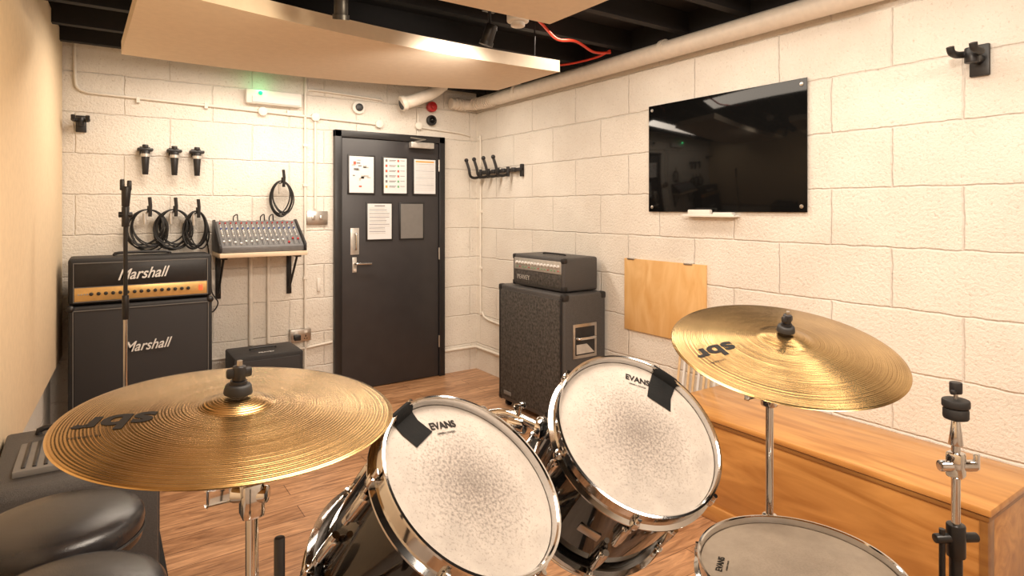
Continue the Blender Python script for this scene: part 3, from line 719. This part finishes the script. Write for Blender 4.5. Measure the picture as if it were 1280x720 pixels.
for tgt,x in (((.529,1.014,.935),.65),((.80,1.053,.946),.715)):
    b.cyl((x,1.24,.58),(x,1.20,.93),.0125,'chrome'); b.cyl((x,1.213,.84),(x,1.207,.88),.019,'chrome',bev=.003)
    t=V(tgt); s0=V((x,1.19,.95))
    b.cyl(s0-V((.022,0,0)),s0+V((.022,0,0)),.022,'chrome',bev=.004)
    b.tube([s0,s0*.55+t*.45+V((0,0,.02)),t],.0105,'chrome',smooth=5)
    d=(t-s0).normalized(); q=s0+(t-s0)*.62
    b.cyl(q-d*.02,q+d*.02,.019,'chrome',bev=.004); b.cyl(q,q+V((0,-.01,.045)),.006,'chrome'); b.box(q+V((-.016,-.014,.035)),q+V((.016,-.006,.05)),'chrome',.004)
    b.cyl(t-d*.012,t+d*.003,.026,'chrome',bev=.003)
b.done('tom_holder')

# ------------------------------------------------------------------ cymbals
def cymbal(name,c,n,R,bell,hc,hb,texto,txd,size):
    def zf(r):
        if r<bell: 
            t=r/bell; return hc+hb*math.sqrt(max(0,1-(t*.93)**2))-hb*math.sqrt(1-.93**2)
        t=(r-bell)/(R-bell); return hc*(1-t**1.25)
    prof=[]
    for i in range(9): prof.append((bell*i/8,zf(bell*i/8)))
    for i in range(1,25):
        r=bell+(R-bell)*i/24; prof.append((r,zf(r)))
    prof+= [(R+.0006,-.0006),(R,-.0014)]
    for i in range(23,-1,-1):
        r=bell+(R-bell)*i/24; prof.append((r,zf(r)-.0014))
    for i in range(7,-1,-1): prof.append((bell*i/8,zf(bell*i/8)-.0014))
    b=MB(); b.lathe(prof,'brass',seg=128)
    xd=V((*txd,0)).normalized(); yd=V((-xd.y,xd.x,0))
    b.text('sbr',size,(texto[0],texto[1],0),xd,yd,'dlogo',ext=0,off=.0022,zf=zf,sx=1.1)
    p=V((texto[0],texto[1],0))+yd*size*.62+xd*size*.3
    b.text('16 CRASH',size*.13,(p.x,p.y,0),xd,yd,'dlogo',ext=0,zf=zf)
    b.done(name,frame(c,n),ang=60)
    return hc+hb
hA=cymbal('crash_cymbal',(.17,.98,1.12),(.04,-.07,1),.229,.050,.016,.016,(-.133,-.076),(-.97,-.25),.068)
hB=cymbal('ride_cymbal',(1.32,.81,1.10),(-.14,-.21,.97),.254,.058,.028,.018,(-.170,-.034),(-.97,-.24),.066)
def hexfoot(b,x,y,z=.32):
    for k in range(3):
        a=k*2*math.pi/3+.4; c,s_=math.cos(a),math.sin(a)
        b.tube([(x+c*.02,y+s_*.02,z),(x+c*.25,y+s_*.25,.03),(x+c*.28,y+s_*.28,.014)],.008,'chrome',seg=8)
        b.cyl((x+c*.285,y+s_*.285,.0),(x+c*.285,y+s_*.285,.024),.014,'rubber')
        b.tube([(x+c*.015,y+s_*.015,z-.18),(x+c*.13,y+s_*.13,z*.55)],.005,'chrome',seg=8)
    b.cyl((x,y,z-.03),(x,y,z+.03),.022,'chrome',bev=.003)
def stand(c,n,hc,px,py,name,ztop,extra=False):
    b=MB(); c=V(c); n=V(n).normalized()
    p=lambda t:c+n*t
    b.cyl(p(hc-.002),p(hc+.013),.021,'rubber',r2=.018,bev=.003)
    b.cyl(p(hc+.013),p(hc+.018),.012,'black'); b.cyl(p(hc+.018),p(hc+.04),.0095,'black',bev=.002)
    b.cyl(p(hc+.012),p(hc+.048),.004,'steel',seg=10)
    b.box(p(hc+.028)-V((.018,.005,.006)),p(hc+.028)+V((.018,.005,.009)),'black',.004)
    b.cyl(p(hc-.034),p(hc-.019),.020,'rubber',bev=.003); b.cyl(p(hc-.04),p(hc-.034),.018,'steel')
    q=p(-.045); b.cyl(p(hc-.03),q,.006,'chrome')
    b.cyl(q-V((.018,.01,0)),q+V((.018,.01,0)),.016,'chrome',bev=.004)
    b.box(q-V((.012,.012,.022)),q+V((.012,.012,.012)),'chrome',.005)
    top=V((px,py,ztop))
    b.cyl(q,top,.0095,'chrome')
    b.box(top-V((.017,.017,.035)),top+V((.017,.017,.02)),'chrome',.007)
    b.cyl(top-CAMR*.03,top+CAMR*.025,.013,'chrome',bev=.003)
    b.box(top-CAMR*.055-V((.014,.004,.012)),top-CAMR*.03+V((.002,.004,.012)),'chrome',.0035)
    b.cyl((px,py,ztop),(px,py,.62),.0095,'chrome'); b.cyl((px,py,.62),(px,py,.03),.0125,'chrome')
    b.cyl((px,py,.60),(px,py,.66),.018,'chrome',bev=.003); b.box((px-.035,py-.006,.622),(px-.01,py+.006,.64),'chrome',.003)
    if extra:
        b.cyl((px-.004,py,.80),(.184,.78,.80),.007,'chrome'); b.cyl((.184,.78,.77),(.184,.78,1.02),.0065,'black',bev=.002)
        b.cyl((.184,.78,.78),(.184,.78,.82),.014,'black',bev=.003); b.cyl((px,py,.78),(px,py,.82),.02,'chrome',bev=.003)
    hexfoot(b,px,py); b.done(name)
stand((.17,.98,1.12),(.04,-.07,1),hA,.195,1.0,'cymbal_stand',.985,True)
stand((1.32,.81,1.10),(-.14,-.21,.97),hB,1.39,.89,'cymbal_stand',.965)
b=MB(); x,y=1.52,.536
b.cyl((x,y,.0+.03),(x,y,.70),.0125,'metalbase'); b.cyl((x,y,.70),(x,y,.93),.0085,'chrome'); b.cyl((x,y,.93),(x,y,1.05),.004,'steel')
b.cyl((x,y,.975),(x,y,1.0),.024,'rubber',bev=.005); b.cyl((x,y,1.0),(x,y,1.018),.026,'rubber',bev=.004); b.cyl((x,y,1.03),(x,y,1.055),.012,'black',bev=.003); b.box((x-.02,y-.005,1.03),(x+.02,y+.005,1.04),'black',.003)
b.cyl((x,y,.92),(x,y,.972),.014,'chrome',r2=.008,bev=.001)
b.box((x-.016,y-.016,.85),(x+.016,y+.016,.905),'chrome',.007); b.cyl((x-.03,y+.02,.875),(x+.035,y-.024,.875),.012,'chrome',bev=.003)
b.box((x+.03,y-.03,.865),(x+.045,y-.02,.90),'chrome',.003)
b.cyl((x,y,.68),(x,y,.75),.018,'metalbase',bev=.003); b.cyl((x-.04,y+.025,.72),(x+.04,y-.025,.72),.010,'metalbase',bev=.003)
b.cyl((x-.026,y+.016,.50),(x-.026,y+.016,.74),.006,'metalbase')
hexfoot(b,x,y); b.done('cymbal_stand')

# ------------------------------------------------------------------ ceiling fittings
b=MB(); b.box((.2,2.21,2.31),(1.75,2.27,2.335),'black_ceiling',.003)
for x in (.5,1.1,1.7): b.cyl((x,2.24,2.33),(x,2.24,2.559),.005,'black')
b.done('lighting_track')
def spot(x,y,z,tx,ty):
    b=MB(); b.box((x-.03,y-.018,2.29),(x+.03,y+.018,2.3095),'black',.003); d=V((tx,ty,-1)).normalized(); p=V((x,y,z))
    b.cyl((x,y,2.295),p,.007,'black'); b.cyl(p-d*.035,p+d*.045,.026,'black',bev=.005); b.cyl(p+d*.04,p+d*.058,.031,'black'); b.done('track_spotlight')
spot(1.41,2.24,2.20,-.2,.3); spot(.75,2.24,2.20,.1,.3)
b=MB(); b.cyl((1.56,2.24,2.309),(1.56,2.24,2.27),.05,'white',bev=.006); b.cyl((1.56,2.24,2.27),(1.56,2.24,2.25),.032,'white',bev=.005); b.done('smoke_detector')
b=MB(); b.tube([(1.80,2.48,2.43),(1.94,2.55,2.40),(2.1,2.63,2.37),(2.26,2.66,2.39),(2.45,2.72,2.37),(2.62,2.76,2.40)],.008,'redcable',smooth=8)
b.tube([(2.30,3.35,2.40),(2.45,3.22,2.385),(2.57,3.10,2.39),(2.63,2.90,2.40),(2.64,2.78,2.42)],.007,'redcable',smooth=8); b.done('red_cable')

# ------------------------------------------------------------------ lights
def area(name,loc,rot,sx,sy,e,col):
    l=bpy.data.lights.new(name,'AREA'); l.shape='RECTANGLE'; l.size=sx; l.size_y=sy; l.energy=e; l.color=col
    o=bpy.data.objects.new(name,l); o.location=loc; o.rotation_euler=[math.radians(a) for a in rot]; bpy.context.scene.collection.objects.link(o); return o
def spotl(name,loc,tgt,e,ang,col,rad=.06):
    l=bpy.data.lights.new(name,'SPOT'); l.energy=e; l.spot_size=math.radians(ang); l.spot_blend=.9; l.color=col; l.shadow_soft_size=rad
    o=bpy.data.objects.new(name,l); o.location=loc; o.rotation_euler=(V(tgt)-V(loc)).to_track_quat('-Z','Y').to_euler(); bpy.context.scene.collection.objects.link(o)
warm=(1,.86,.71); w2=(1,.78,.52)
K=.55
area('fill_light_main',(.75,1.1,2.17),(0,0,0),.8,.6,55*K,warm)  # added soft fill below the ceiling panel, without a fixture
area('fill_light_rear',(1.1,-.5,2.35),(25,0,0),1.0,.5,75*K,warm)  # unseen fill added behind the camera, tilted forward
area('fill_light_door',(1.2,3.95,2.40),(0,0,0),2.0,.3,75*K,warm)  # fill added to brighten the back wall, hidden by the ceiling panel
area('fill_light_side',(2.1,1.6,2.40),(0,-8,0),.2,2.4,36*K,warm)  # long fill strip added on the right side, not a fitted lamp
spotl('spot_wall',(.5,.3,2.15),(2.8,1.9,1.1),190*K,85,warm,.04)
spotl('spot_panel',(.9,1.9,2.1),(-.3,2.6,1.8),65*K,100,w2)
spotl('spot_door',(1.41,2.24,2.12),(1.3,4.67,1.5),130*K,90,warm)
l=bpy.data.lights.new('led_glow','POINT'); l.energy=.25; l.color=(.05,1,.3); l.shadow_soft_size=.01
o=bpy.data.objects.new('led_glow',l); o.location=(.955,D-.10,2.30); bpy.context.scene.collection.objects.link(o)
w=bpy.data.worlds.new('w'); bpy.context.scene.world=w; w.use_nodes=True
w.node_tree.nodes['Background'].inputs[0].default_value=(.9,.75,.6,1); w.node_tree.nodes['Background'].inputs[1].default_value=.15
# ------------------------------------------------------------------ camera
cd=bpy.data.cameras.new('camera'); cd.sensor_width=36; cd.lens=756/1280*36; cd.shift_y=-98/1280; cd.clip_start=.02
co=bpy.data.objects.new('camera',cd); co.location=(0,0,1.425); co.rotation_euler=(math.radians(90),0,-math.atan2(.5635,.826)); bpy.context.scene.collection.objects.link(co)
bpy.context.scene.camera=co
